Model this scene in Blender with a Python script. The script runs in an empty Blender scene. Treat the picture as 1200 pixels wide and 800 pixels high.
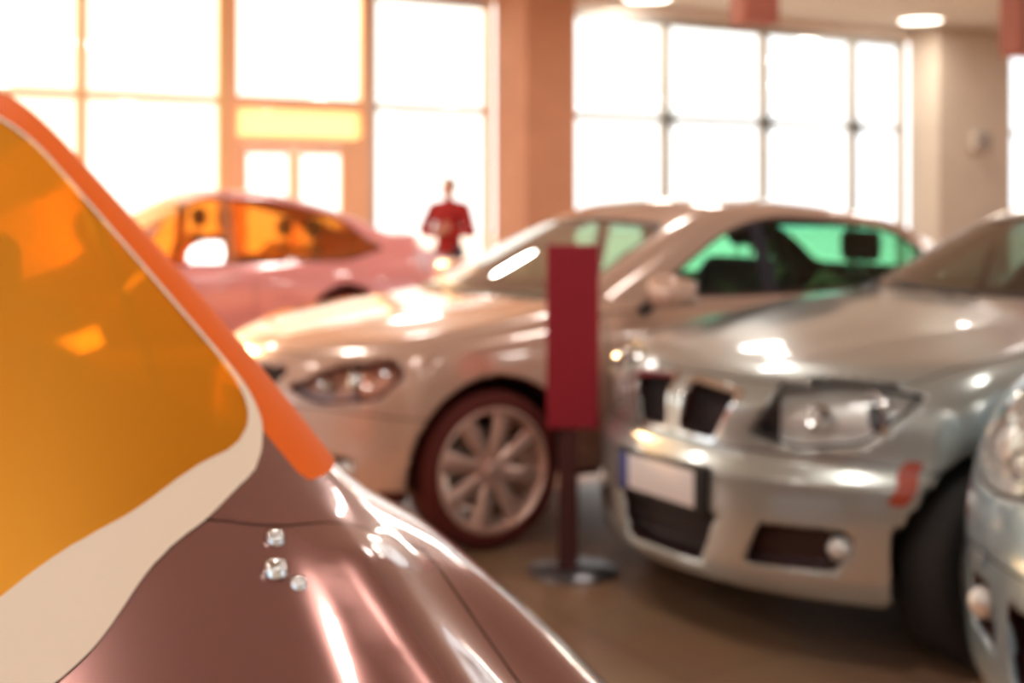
import bpy, bmesh, math, random
import numpy as np
from mathutils import Vector, Matrix
random.seed(4)
C = bpy.context.scene.collection
PI = math.pi

# ------------------------------------------------------------------ materials
def principled(name, col, rough=.5, metal=0., coat=0., spec=.5, trans=0., emit=None, estr=0., bump=0., bscale=60., vary=0., vscale=3., coat_rough=.04):
    m = bpy.data.materials.new(name); m.use_nodes = True
    nt = m.node_tree; b = nt.nodes['Principled BSDF']
    b.inputs['Base Color'].default_value = (*col, 1)
    b.inputs['Roughness'].default_value = rough
    b.inputs['Metallic'].default_value = metal
    b.inputs['Coat Weight'].default_value = coat
    b.inputs['Coat Roughness'].default_value = coat_rough
    b.inputs['Specular IOR Level'].default_value = spec
    b.inputs['Transmission Weight'].default_value = trans
    if emit:
        b.inputs['Emission Color'].default_value = (*emit, 1)
        b.inputs['Emission Strength'].default_value = estr
    if vary or bump:
        tc = nt.nodes.new('ShaderNodeTexCoord')
    if vary:
        n = nt.nodes.new('ShaderNodeTexNoise'); n.inputs['Scale'].default_value = vscale; n.inputs['Detail'].default_value = 5
        r = nt.nodes.new('ShaderNodeValToRGB')
        r.color_ramp.elements[0].position = .3; r.color_ramp.elements[1].position = .7
        r.color_ramp.elements[0].color = (*[c*(1-vary) for c in col], 1)
        r.color_ramp.elements[1].color = (*[min(1, c*(1+vary)) for c in col], 1)
        nt.links.new(tc.outputs['Object'], n.inputs['Vector']); nt.links.new(n.outputs['Fac'], r.inputs['Fac'])
        nt.links.new(r.outputs['Color'], b.inputs['Base Color'])
    if bump:
        n2 = nt.nodes.new('ShaderNodeTexNoise'); n2.inputs['Scale'].default_value = bscale
        bp = nt.nodes.new('ShaderNodeBump'); bp.inputs['Strength'].default_value = bump; bp.inputs['Distance'].default_value = .01
        nt.links.new(tc.outputs['Object'], n2.inputs['Vector']); nt.links.new(n2.outputs['Fac'], bp.inputs['Height'])
        nt.links.new(bp.outputs['Normal'], b.inputs['Normal'])
    return m

def thin_glass(name, tint, refl=(1, 1, 1), rough=.02, base=.04, glow=None, glow_fac=0.):
    """A pane: tinted see-through, mirror reflection by Fresnel, optionally a milky share that scatters light through it."""
    m = bpy.data.materials.new(name); m.use_nodes = True
    nt = m.node_tree; nt.nodes.clear()
    out = nt.nodes.new('ShaderNodeOutputMaterial')
    tr = nt.nodes.new('ShaderNodeBsdfTransparent'); tr.inputs['Color'].default_value = (*tint, 1)
    gl = nt.nodes.new('ShaderNodeBsdfGlossy'); gl.inputs['Color'].default_value = (*refl, 1); gl.inputs['Roughness'].default_value = rough
    fr = nt.nodes.new('ShaderNodeLayerWeight'); fr.inputs['Blend'].default_value = .5
    pw = nt.nodes.new('ShaderNodeMath'); pw.operation = 'POWER'; pw.inputs[1].default_value = 4.
    nt.links.new(fr.outputs['Facing'], pw.inputs[0])
    ad = nt.nodes.new('ShaderNodeMath'); ad.operation = 'MULTIPLY_ADD'; ad.use_clamp = True; ad.inputs[1].default_value = .9-base; ad.inputs[2].default_value = .04+base
    nt.links.new(pw.outputs[0], ad.inputs[0])
    mx = nt.nodes.new('ShaderNodeMixShader')
    nt.links.new(ad.outputs[0], mx.inputs['Fac'])
    last = tr
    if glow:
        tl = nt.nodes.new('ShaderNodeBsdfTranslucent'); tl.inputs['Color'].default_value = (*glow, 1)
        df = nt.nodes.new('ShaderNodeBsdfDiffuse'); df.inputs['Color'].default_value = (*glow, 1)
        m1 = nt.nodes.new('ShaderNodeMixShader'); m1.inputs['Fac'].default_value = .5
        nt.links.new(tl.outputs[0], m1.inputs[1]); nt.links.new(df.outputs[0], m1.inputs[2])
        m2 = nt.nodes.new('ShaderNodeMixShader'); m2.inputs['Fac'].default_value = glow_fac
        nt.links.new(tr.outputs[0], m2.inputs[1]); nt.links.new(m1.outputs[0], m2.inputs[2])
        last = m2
    nt.links.new(last.outputs[0], mx.inputs[1]); nt.links.new(gl.outputs[0], mx.inputs[2])
    nt.links.new(mx.outputs[0], out.inputs['Surface'])
    return m

M = {}
M['tyre'] = principled('tyre rubber', (.02, .019, .019), .75, bump=.2, bscale=90)
M['tyre_glare'] = principled('glare tinted tyre rubber', (.10, .008, .004), .75, bump=.2, bscale=90)  # red brown carries the warm glare veil over dark rubber
M['alloy'] = principled('alloy', (.62, .6, .58), .3, .9)
M['alloy_warm'] = principled('warm alloy', (.72, .5, .42), .38, .6)  # warm cast of the glare mixed into the rim colour
M['black'] = principled('black plastic', (.015, .013, .014), .5)
M['black_glare'] = principled('glare tinted black plastic', (.05, .012, .008), .6)  # glare over dark parts is tinted into this plastic
M['liner'] = principled('arch liner', (.012, .012, .012), .9)
M['liner_glare'] = principled('glare tinted arch liner', (.07, .01, .006), .9)  # reddish lift of the glare painted into the liner
M['cabin'] = principled('cabin lining', (.05, .03, .028), .85)
M['cabin_dark'] = principled('dark cabin lining', (.03, .03, .03), .85)
M['seat'] = principled('seat fabric', (.05, .022, .02), .9, bump=.2)
M['seat_dark'] = principled('dark seat fabric', (.025, .02, .03), .9, bump=.2)
M['chrome'] = principled('chrome', (.8, .8, .8), .12, 1.)
M['mirror'] = principled('mirror glass', (.85, .87, .88), .03, 1.)
M['bowl'] = principled('lamp reflector', (.8, .8, .78), .35, .5)
M['bowl_dark'] = principled('dark lamp housing', (.06, .06, .065), .35, .3)
M['bowl_warm'] = principled('warm lamp reflector', (.45, .2, .14), .3, .7)
M['lamp_clear'] = thin_glass('clear lamp cover', (.96, .97, .97), base=.01)
M['lens'] = principled('projector lens', (.9, .9, .88), .05, .2, coat=1)
M['lens_warm'] = principled('warm projector lens', (1., .86, .62), .1, .2, coat=1, emit=(1, .75, .42), estr=1.2)  # emission stands in for a warm highlight on the lens
M['amber'] = principled('orange reflector', (.42, .06, .025), .3, coat=.5)
M['tail'] = principled('tail lamp', (.75, .45, .5), .2, coat=1)
M['tail_red'] = principled('red tail lamp', (.5, .02, .02), .2, coat=1)
M['plate'] = principled('number plate white', (.82, .8, .82), .4)
M['plate_blue'] = principled('number plate blue', (.05, .08, .3), .4)
M['seam'] = principled('seam shadow gap', (.02, .017, .017), .9)
M['white'] = principled('white plaster', (.78, .74, .7), .8, vary=.03)
M['column'] = principled('terracotta column paint', (.58, .29, .17), .75, vary=.05)
M['pier'] = principled('beige plaster', (.52, .45, .38), .8, vary=.04)
M['frame'] = principled('pale window metal', (.6, .6, .58), .45, .1)
M['frame_glare'] = principled('window metal paled by glare', (.85, .68, .36), .45, .0)  # frame made pale yellow in its colour to imitate glare
M['door_peach'] = principled('peach door metal', (.92, .62, .38), .5)
M['node'] = principled('dark glazing bracket', (.12, .14, .14), .4, .6)
M['window_glass'] = thin_glass('window glass', (.97, .98, .98), base=.0)
M['transom'] = thin_glass('frosted transom', (.85, .72, .55), base=.0, glow=(.95, .80, .62), glow_fac=.5)
M['ceiling'] = principled('ceiling paint', (.52, .52, .50), .85, vary=.02)
M['lamp_on'] = principled('lit lamp diffuser', (1, .98, .92), .5, emit=(1, .93, .8), estr=6)
M['lamp_rim'] = principled('lamp rim', (.8, .78, .74), .4)
M['totem'] = principled('crimson panel', (.30, .014, .03), .55, spec=.3)
M['totem_post'] = principled('dark red post', (.06, .01, .01), .6)
M['steel'] = principled('satin steel', (.55, .54, .55), .3, .9)
M['sign_red'] = principled('brown red sign', (.36, .1, .06), .5)
M['skin'] = principled('skin', (.62, .36, .26), .55)
M['hair'] = principled('dark hair', (.05, .03, .02), .6)
M['jacket'] = principled('red jacket cloth', (.36, .015, .012), .8, bump=.3)
M['trousers'] = principled('dark trousers cloth', (.05, .04, .06), .85, bump=.3)
M['shoe'] = principled('dark shoe leather', (.03, .02, .02), .4)
M['ground'] = principled('concrete paving', (.6, .58, .55), .9, vary=.06, vscale=.8)
M['van'] = principled('white van paint', (.8, .8, .8), .3, coat=.5)

def floor_material():
    m = principled('brown polished floor', (.25, .16, .10), .32, coat=.25, coat_rough=.2)
    nt = m.node_tree; b = nt.nodes['Principled BSDF']
    tc = nt.nodes.new('ShaderNodeTexCoord')
    br = nt.nodes.new('ShaderNodeTexBrick'); br.inputs['Scale'].default_value = 1.
    br.offset = 0.; br.inputs['Brick Width'].default_value = .6; br.inputs['Row Height'].default_value = .6
    br.inputs['Mortar Size'].default_value = .004; br.inputs['Mortar Smooth'].default_value = .3
    br.inputs['Color1'].default_value = (.36, .215, .13, 1); br.inputs['Color2'].default_value = (.33, .197, .118, 1)
    br.inputs['Mortar'].default_value = (.15, .09, .055, 1)
    no = nt.nodes.new('ShaderNodeTexNoise'); no.inputs['Scale'].default_value = 2.5; no.inputs['Detail'].default_value = 6
    mx = nt.nodes.new('ShaderNodeMixRGB'); mx.blend_type = 'MULTIPLY'; mx.inputs['Fac'].default_value = .25
    nt.links.new(tc.outputs['Object'], br.inputs['Vector']); nt.links.new(tc.outputs['Object'], no.inputs['Vector'])
    nt.links.new(br.outputs['Color'], mx.inputs[1]); nt.links.new(no.outputs['Color'], mx.inputs[2])
    nt.links.new(mx.outputs[0], b.inputs['Base Color'])
    return m
M['floor'] = floor_material()

# ------------------------------------------------------------------ object helpers
def link(name, me, mat, parent=None):
    o = bpy.data.objects.new(name, me); C.objects.link(o)
    if mat is not None and not me.materials: me.materials.append(mat)
    if parent is not None: o.parent = parent
    return o

def tag(o, label=None, cat=None, group=None, kind=None):
    if label: o['label'] = label
    if cat: o['category'] = cat
    if group: o['group'] = group
    if kind: o['kind'] = kind
    return o

def empty(name, loc=(0, 0, 0), rz=0.):
    o = bpy.data.objects.new(name, None); C.objects.link(o)
    o.location = loc; o.rotation_euler = (0, 0, rz); o.empty_display_size = .2
    return o

def copy_tree(o, parent=None):
    c = o.copy(); C.objects.link(c)
    if parent is not None: c.parent = parent
    for ch in list(o.children): copy_tree(ch, c)
    return c

def mesh_of(bm, name, smooth=None):
    me = bpy.data.meshes.new(name)
    bmesh.ops.recalc_face_normals(bm, faces=bm.faces)
    bm.to_mesh(me); bm.free()
    if smooth is not None:
        me.polygons.foreach_set('use_smooth', [True]*len(me.polygons))
        if smooth > 0: me.set_sharp_from_angle(angle=math.radians(smooth))
    return me

def add_box(bm, lo, hi, bevel=0., seg=2, mat=None):
    r = bmesh.ops.create_cube(bm, size=1.)
    vs = r['verts']
    for v in vs:
        v.co = Vector([lo[i] + (v.co[i]+.5)*(hi[i]-lo[i]) for i in range(3)])
    if bevel:
        es = list({e for v in vs for e in v.link_edges})
        rr = bmesh.ops.bevel(bm, geom=es, offset=bevel, segments=seg, affect='EDGES', profile=.6)
        vs = list({v for f in rr['faces'] for v in f.verts} | {v for v in vs if v.is_valid})
    if mat is not None:
        for v in vs: v.co = mat @ v.co
    return vs

def box_obj(name, lo, hi, mat, parent=None, bevel=0., seg=2, kind=None, tf=None):
    bm = bmesh.new(); add_box(bm, lo, hi, bevel, seg, tf)
    o = link(name, mesh_of(bm, name, 40 if bevel else None), mat, parent)
    if kind: o['kind'] = kind
    return o

def add_tube(bm, pts, rad, n=10, cap=True):
    pts = [Vector(p) for p in pts]; rads = rad if isinstance(rad, (list, tuple)) else [rad]*len(pts)
    rings = []
    for i, p in enumerate(pts):
        d = (pts[min(i+1, len(pts)-1)] - pts[max(i-1, 0)]).normalized()
        a = d.orthogonal().normalized() if i == 0 else (a - d*a.dot(d)).normalized()
        b = d.cross(a)
        rings.append([bm.verts.new(p + (a*math.cos(2*PI*k/n) + b*math.sin(2*PI*k/n))*rads[i]) for k in range(n)])
    for r0, r1 in zip(rings, rings[1:]):
        for k in range(n): bm.faces.new((r0[k], r0[(k+1) % n], r1[(k+1) % n], r1[k]))
    if cap: bm.faces.new(rings[0][::-1]); bm.faces.new(rings[-1])

def add_lathe(bm, prof, n=48, axis='Y', close=False):
    """prof: list of (radius, along)."""
    rings = []
    for r, a in prof:
        ring = []
        for k in range(n):
            t = 2*PI*k/n
            p = (r*math.cos(t), a, r*math.sin(t)) if axis == 'Y' else ((r*math.cos(t), r*math.sin(t), a) if axis == 'Z' else (a, r*math.cos(t), r*math.sin(t)))
            ring.append(bm.verts.new(p))
        rings.append(ring)
    pairs = list(zip(rings, rings[1:])) + ([(rings[-1], rings[0])] if close else [])
    for r0, r1 in pairs:
        for k in range(n): bm.faces.new((r0[k], r0[(k+1) % n], r1[(k+1) % n], r1[k]))
    return rings

# ------------------------------------------------------------------ implicit surfaces
def smax(a, b, k):
    h = np.clip(.5 + .5*(a-b)/k, 0, 1)
    return b + (a-b)*h + k*h*(1-h)
def smin(a, b, k): return -smax(-a, -b, k)

def curve(pts):
    """Monotone cubic through (x, y) points, held constant outside."""
    x = np.array([p[0] for p in pts], float); y = np.array([p[1] for p in pts], float)
    h = np.diff(x); d = np.diff(y)/h; m = np.zeros_like(y); m[0] = d[0]; m[-1] = d[-1]
    for i in range(1, len(x)-1):
        if d[i-1]*d[i] > 0:
            w1 = 2*h[i]+h[i-1]; w2 = h[i]+2*h[i-1]; m[i] = (w1+w2)/(w1/d[i-1]+w2/d[i])
    def f(t):
        t = np.clip(t, x[0], x[-1]); i = np.clip(np.searchsorted(x, t, side='right')-1, 0, len(h)-1)
        s = (t-x[i])/h[i]
        return ((1+2*s)*(1-s)**2*y[i] + s*(1-s)**2*h[i]*m[i] + s*s*(3-2*s)*y[i+1] + s*s*(s-1)*h[i]*m[i+1])
    return f

def poly(u, v, pts, k=.02):
    """Signed distance-like value of a convex polygon given counter-clockwise, corners rounded by k."""
    acc = None
    for (x0, y0), (x1, y1) in zip(pts, pts[1:] + pts[:1]):
        l = math.hypot(x1-x0, y1-y0)
        d = ((u-x0)*(y1-y0) - (v-y0)*(x1-x0))/l
        acc = d if acc is None else smax(acc, d, k)
    return acc

def gradient(f, p, e=.003):
    g = np.empty_like(p)
    for i in range(3):
        d = np.zeros(3); d[i] = e
        a = p + d; b = p - d
        g[:, i] = (f(a[:, 0], a[:, 1], a[:, 2]) - f(b[:, 0], b[:, 1], b[:, 2]))/(2*e)
    return g

def nets(f, lo, hi, h, project=3):
    """Surface nets of f = 0 in a box, then pulled onto the surface. Returns (points, quads)."""
    n = [int(math.ceil((hi[i]-lo[i])/h))+1 for i in range(3)]
    ax = [lo[i] + h*np.arange(n[i]) for i in range(3)]
    X, Y, Z = np.meshgrid(*ax, indexing='ij')
    F = f(X, Y, Z)
    S = F < 0
    c = [S[i:n[0]-1+i, j:n[1]-1+j, k:n[2]-1+k] for i in (0, 1) for j in (0, 1) for k in (0, 1)]
    cnt = sum(x.astype(np.int8) for x in c)
    act = (cnt > 0) & (cnt < 8)
    idx = np.full(act.shape, -1, int); idx[act] = np.arange(act.sum())
    ii, jj, kk = np.nonzero(act)
    acc = np.zeros((len(ii), 3)); w = np.zeros(len(ii))
    corners = [(a, b, d) for a in (0, 1) for b in (0, 1) for d in (0, 1)]
    for a in corners:
        for ax_ in range(3):
            if a[ax_]: continue
            b = list(a); b[ax_] = 1
            fa = F[ii+a[0], jj+a[1], kk+a[2]]; fb = F[ii+b[0], jj+b[1], kk+b[2]]
            cr = (fa < 0) != (fb < 0)
            t = np.where(cr, fa/np.where(cr, fa-fb, 1), 0)
            p = np.array(a, float)[None].repeat(len(ii), 0); p[:, ax_] += t
            acc[cr] += p[cr]; w[cr] += 1
    P = np.stack([ii, jj, kk], 1) + acc/np.maximum(w, 1)[:, None]
    P = P*h + np.array(lo)[None]
    Q = []
    for ax_ in range(3):
        s0 = [slice(0, n[i]-1) if i == ax_ else slice(1, n[i]-1) for i in range(3)]
        s1 = [slice(1, n[i]) if i == ax_ else slice(1, n[i]-1) for i in range(3)]
        A = S[tuple(s0)]; B = S[tuple(s1)]
        e = np.stack(np.nonzero(A != B), 1)
        sign = A[A != B]
        base = e.copy()
        for i in range(3):
            if i != ax_: base[:, i] += 1
        u, v = (ax_+1) % 3, (ax_+2) % 3
        q = []
        for du, dv in ((0, 0), (-1, 0), (-1, -1), (0, -1)):
            b2 = base.copy(); b2[:, u] += du; b2[:, v] += dv
            q.append(idx[b2[:, 0], b2[:, 1], b2[:, 2]])
        q = np.stack(q, 1)
        q[~sign] = q[~sign][:, ::-1]
        Q.append(q)
    Q = np.concatenate(Q); Q = Q[(Q >= 0).all(1)]
    for _ in range(project):
        g = gradient(f, P); val = f(P[:, 0], P[:, 1], P[:, 2])
        step = val[:, None]*g/np.maximum((g*g).sum(1), .05)[:, None]
        l = np.linalg.norm(step, axis=1, keepdims=True)
        P = P - step*np.minimum(1, h*.6/np.maximum(l, 1e-9))
    return P, [tuple(q) for q in Q.tolist()]

class Skin:
    def __init__(s, P, F): s.P = P; s.F = F
    def split(s, g):
        """(where g < 0, where g > 0): two skins cut along g = 0. g: function of x, y, z."""
        G = g(s.P[:, 0], s.P[:, 1], s.P[:, 2])
        G = np.where(np.abs(G) < 1e-6, 1e-6, G)
        neg = (G < 0).tolist(); Gl = G.tolist()
        P = s.P.tolist(); cut = {}
        ins, outs = [], []
        for f in s.F:
            k = sum(neg[i] for i in f)
            if k == len(f): ins.append(f); continue
            if k == 0: outs.append(f); continue
            a, b = [], []
            for i, j in zip(f, f[1:]+f[:1]):
                (a if neg[i] else b).append(i)
                if neg[i] != neg[j]:
                    key = (i, j) if i < j else (j, i)
                    c = cut.get(key)
                    if c is None:
                        t = Gl[key[0]]/(Gl[key[0]]-Gl[key[1]])
                        p, q = P[key[0]], P[key[1]]
                        c = cut[key] = len(P)
                        P.append([p[n]+(q[n]-p[n])*t for n in range(3)])
                    a.append(c); b.append(c)
            if len(a) > 2: ins.append(tuple(a))
            if len(b) > 2: outs.append(tuple(b))
        Q = np.array(P)
        return Skin(Q, ins), Skin(Q, outs)
    def sides(s):
        """(y < 0, y > 0) by face."""
        a, b = [], []
        for f in s.F: (a if sum(s.P[i, 1] for i in f) < 0 else b).append(f)
        return Skin(s.P, a), Skin(s.P, b)
    def pieces(s, least=10):
        """The connected pieces of this skin, crumbs left out."""
        par = list(range(len(s.P)))
        def find(i):
            while par[i] != i: par[i] = par[par[i]]; i = par[i]
            return i
        for f in s.F:
            a = find(f[0])
            for i in f[1:]: par[find(i)] = a
        by = {}
        for f in s.F: by.setdefault(find(f[0]), []).append(f)
        return [Skin(s.P, v) for v in by.values() if len(v) >= least]
    def objs(s, *a, **k): return [q.obj(*a, **k) for q in s.pieces()]
    def obj(s, name, mat, parent, field=None, offset=0., origin=None):
        if not s.F: return None
        used = sorted({i for f in s.F for i in f}); mp = {v: i for i, v in enumerate(used)}
        P = s.P[used]
        N = None
        if field is not None:
            g = gradient(field, P, .004); N = g/np.maximum(np.linalg.norm(g, axis=1, keepdims=True), 1e-9)
            if offset: P = P + N*offset
        org = np.zeros(3) if origin is None else np.array(origin)
        me = bpy.data.meshes.new(name)
        me.from_pydata((P-org).tolist(), [], [[mp[i] for i in f] for f in s.F])
        me.polygons.foreach_set('use_smooth', [True]*len(me.polygons))
        me.update()
        if N is not None: me.normals_split_custom_set_from_vertices(N.tolist())
        o = link(name, me, mat, parent); o.location = org.tolist()
        return o

# ------------------------------------------------------------------ cars (nose at local x = 0 heading -x, left side -y)
BASE = dict(
    L=4.5, W=.9, xw=(.85, 3.5), rw=.32, ra=.375, zb=.2,
    plan=[(0, .93), (.6, .985), (1.5, 1), (3.2, 1), (4.1, .96), (4.6, .9)],
    waist=[(.15, .07), (.32, .015), (.5, 0), (.68, .006), (.82, .03), (.92, .065), (1.0, .11), (1.1, .16)],
    nose=[(.15, .12), (.22, .03), (.4, 0), (.6, .012), (.75, .06), (.86, .16), (.95, .4)],
    tail=[(.2, .12), (.4, 0), (.7, .01), (.9, .06), (1.0, .1)],
    deck=[(0, .80), (.12, .84), (.5, .90), (1.0, .965), (1.4, 1.0), (2.0, .95), (3.3, .97), (3.8, 1.02), (4.5, 1.0)],
    crown=.035, ridge=.010, nose_round=.45, tail_round=.22,
    cowl=(1.12, .97), ws_angle=29., ws_bow=.27, roof=[(1.6, 1.38), (2.0, 1.42), (2.6, 1.43), (3.2, 1.39), (3.7, 1.3)],
    rear=(4.0, .98), rear_angle=30., yb=.76, tumble=.36, belt=.93)

def car_field(p):
    W, L = p['W'], p['L']
    plan, waist, nose, tail, deck, roof = (curve(p[k]) for k in ('plan', 'waist', 'nose', 'tail', 'deck', 'roof'))
    ta = math.tan(math.radians(p['ws_angle'])); tb = math.tan(math.radians(p['rear_angle']))
    sa = math.sin(math.radians(p['ws_angle'])); sb = math.sin(math.radians(p['rear_angle']))
    xc, zc = p['cowl']; xr, zr = p['rear']
    def low(x, y, z):
        ay = np.abs(y)
        side = ay - (W*plan(x) - waist(z))
        fx = nose(z) + p['nose_round']*(ay/W)**2.2
        front = (fx - x)*.93
        rear = (x - (L - tail(z) - p['tail_round']*(ay/W)**3))*.95
        top = z - (deck(x) - p['crown']*(y/.8)**2 + p['ridge']*np.exp(-((ay - (p.get('ridge_y', .2) + p.get('ridge_dy', .26)*np.clip(x, 0, 1.3)))/p.get('ridge_w', .09))**2)*np.clip((p.get('ridge_end', 1.6)-x)/.25, 0, 1))
        d = smax(side, top, .10)
        d = smax(d, smax(front, rear, .01), .09)
        zb = p['zb'] + .04*np.clip((x-.3)/.5, 0, 1)
        return smax(d, zb - z, .05)
    def gh(x, y, z):
        ay = np.abs(y)
        side = (ay - (p['yb'] - p['tumble']*(z-.95) - .10*np.clip((x-2.7)/1.3, 0, 1)**2 - .05*np.clip((2.0-x)/.8, 0, 1)**2))*.94
        ws = ((xc + (z-zc)/ta + .12*(z-zc)**2 + p['ws_bow']*(y/.72)**2) - x)*sa
        rw = (x - (xr - (z-zr)/tb - .16*(y/.7)**2))*sb
        top = z - (roof(x) - .045*(y/.55)**2)
        d = smax(smax(ws, top, .10), smax(rw, top, .10), .02)
        d = smax(d, side, .07)
        return smax(d, .7 - z, .02)
    def base(x, y, z):
        return smin(low(x, y, z), gh(x, y, z), .035)
    def wheels(x, y, z):
        d = None
        for w in p['xw']:
            c = np.sqrt((x-w)**2 + (z-p['rw'])**2) - p['ra']
            c = smax(c, .52 - np.abs(y), .02)
            d = c if d is None else np.minimum(d, c)
        return d
    return base, wheels, low, gh

def solve_front(f, y, z, lo=-.3, hi=1.2):
    """x of the body's front surface at (y, z)."""
    for _ in range(40):
        m = .5*(lo+hi)
        if f(np.array([m]), np.array([y]), np.array([z]))[0] > 0: lo = m
        else: hi = m
    return .5*(lo+hi)
def solve_side(f, x, z, lo=.2, hi=1.2):
    for _ in range(40):
        m = .5*(lo+hi)
        if f(np.array([x]), np.array([m]), np.array([z]))[0] > 0: hi = m
        else: lo = m
    return .5*(lo+hi)

def mirror_pts(pts): return pts

WHEELS = {}
def wheel_meshes(r, rim, width, spokes, key, twin=False):
    if key in WHEELS: return WHEELS[key]
    w = width/2
    bm = bmesh.new()
    add_lathe(bm, [(rim-.012, -w*.8), (rim+.01, -w*.95), (rim+(r-rim)*.5, -w), (r-.025, -w*.93), (r-.006, -w*.75), (r, -w*.4), (r, w*.4), (r-.006, w*.75), (r-.025, w*.93), (rim+(r-rim)*.5, w), (rim+.01, w*.95), (rim-.012, w*.8)], 56, close=True)
    ty = mesh_of(bm, 'tyre', 50)
    bm = bmesh.new()
    yo = -w*.82                                                     # outer face towards -y
    add_lathe(bm, [(rim+.004, yo-.01), (rim-.008, yo-.014), (rim-.022, yo), (rim-.03, yo+.03), (rim-.045, w*.7), (rim, w*.8), (rim+.004, w*.8)], 56, close=False)
    add_lathe(bm, [(rim*.24, yo+.005), (rim*.24, yo+.05), (.001, yo+.05)], 24)
    for i in range(spokes):
        for s in ((-1, 1) if twin else (0,)):
            a = 2*PI*i/spokes + PI/2
            u = Vector((math.cos(a), 0, math.sin(a))); t = Vector((-math.sin(a), 0, math.cos(a)))
            r0, r1 = rim*.16, rim-.02
            hw0, hw1 = (rim*.075, rim*.055) if twin else (rim*.10, rim*.17)
            off0, off1 = s*rim*.07, s*rim*.17
            P = []
            for (rr, hw, off, yy, th) in ((r0, hw0, off0, yo+.012, .05), (rim*.6, (hw0+hw1)*.5, (off0+off1)*.5, yo-.002, .035), (r1, hw1, off1, yo+.002, .03)):
                c = u*rr + t*off
                P.append([bm.verts.new(c + t*hw*q + Vector((0, yv, 0))) for q, yv in ((-1, yy+.012), (-.55, yy), (.55, yy), (1, yy+.012), (1, yy+th), (-1, yy+th))])
            for A, B in zip(P, P[1:]):
                for k in range(6): bm.faces.new((A[k], A[(k+1) % 6], B[(k+1) % 6], B[k]))
            bm.faces.new(P[0]); bm.faces.new(P[-1][::-1])
    rm = mesh_of(bm, 'wheel', 35)
    bm = bmesh.new()
    add_lathe(bm, [(.001, yo-.012), (rim*.1, yo-.011), (rim*.15, yo-.004), (rim*.16, yo+.02)], 24)
    hub = mesh_of(bm, 'hub_cap', 40)
    bm = bmesh.new()
    add_lathe(bm, [(.05, yo+.085), (rim*.66, yo+.085), (rim*.66, yo+.10), (.05, yo+.10)], 40)
    disc = mesh_of(bm, 'brake_disc', 30)
    WHEELS[key] = (rm, ty, hub, disc)
    return WHEELS[key]

def add_wheels(root, p, mats, key, spokes, twin, rim_ratio=.74):
    rm, ty, hub, disc = wheel_meshes(p['rw'], p['rw']*rim_ratio, .21, spokes, key, twin)
    for xw in p['xw']:
        for s in (-1, 1):
            o = link('wheel', rm, mats['rim'], root)
            o.location = (xw, s*(p['W']-.135), p['rw']); o.rotation_euler = (0, 0.25, 0 if s < 0 else PI)
            link('tyre', ty, mats['tyre'], o); link('hub_cap', hub, mats['rim'], o); link('brake_disc', disc, M['steel'], o)

def rounded_field(c, s, r):
    """Rounded box: centre, half sizes, radius."""
    def f(x, y, z):
        q = [np.abs(v-c[i])-s[i]+r for i, v in enumerate((x, y, z))]
        return np.sqrt(sum(np.maximum(a, 0)**2 for a in q)) + np.minimum(np.maximum(np.maximum(q[0], q[1]), q[2]), 0) - r
    return f

SEAT = {}
def seat_meshes():
    if SEAT: return SEAT
    def fb(x, y, z):
        xx = x - .22*(z-.2)
        a = rounded_field((.27, 0, .34), (.06, .25, .36), .055)(xx, y, z)
        b = rounded_field((.24, .22, .36), (.075, .05, .26), .045)(xx, np.abs(y), z)
        return smin(a, b, .04)
    def fs(x, y, z):
        a = rounded_field((0, 0, 0), (.27, .25, .09), .06)(x, y, z)
        b = rounded_field((0, .22, .03), (.24, .05, .09), .04)(x, np.abs(y), z)
        return smin(a, b, .04)
    def fh(x, y, z):
        return rounded_field((.43, 0, .84), (.045, .13, .085), .042)(x, y, z)
    for k, f in (('seat_back', fb), ('seat', fs), ('headrest', fh)):
        P, F = nets(f, (-.4, -.4, -.2), (.7, .4, 1.05), .03)
        o = Skin(P, F).obj(k, None, None, f)
        SEAT[k] = o.data; bpy.data.objects.remove(o)
    bm = bmesh.new()
    add_tube(bm, [(.40, 0, .66), (.42, 0, .80)], .008, 8)
    SEAT['headrest_post'] = mesh_of(bm, 'headrest_post', 40)
    return SEAT

def add_interior(root, p, mat, lining, low, gh):
    S = seat_meshes()
    x0 = p['seat_x']
    for (sx, sy) in ((x0, -.37), (x0, .37), (x0+.82, -.36), (x0+.82, .36)):
        o = link('seat', S['seat'], mat, root); o.location = (sx, sy, .44 if sx == x0 else .34)
        link('seat_back', S['seat_back'], mat, o)
        h = link('headrest', S['headrest'], mat, o)
        for q in (-.05, .05): link('headrest_post', S['headrest_post'], M['chrome'], o).location = (0, q, 0)
    # dashboard
    xc, zc = p['cowl']
    f0 = rounded_field((xc+.62, 0, .80), (.30, .66, .14), .10)
    P, F = nets(f0, (xc+.2, -.8, .55), (xc+1.05, .8, 1.02), .04)
    Skin(P, F).obj('dashboard', lining, root, f0)
    bm = bmesh.new()
    tf = Matrix.Translation((xc+1.02, -.37, .86)) @ Matrix.Rotation(math.radians(-65), 4, 'Y')
    add_lathe(bm, [(.185+.016*math.cos(t), .016*math.sin(t)) for t in [2*PI*i/8 for i in range(8)]], 36, 'Z', close=True)
    add_lathe(bm, [(.001, .02), (.05, .02), (.06, 0), (.06, -.03), (.001, -.03)], 20, 'Z')
    for a in (0, PI, -PI/2): add_tube(bm, [(.05*math.cos(a), .05*math.sin(a), 0), (.18*math.cos(a), .18*math.sin(a), 0)], .014, 8)
    add_tube(bm, [(0, 0, -.02), (0, 0, -.32)], .03, 10)
    bmesh.ops.transform(bm, matrix=tf, verts=bm.verts)
    link('steering_wheel', mesh_of(bm, 'steering_wheel', 40), lining, root)

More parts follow.
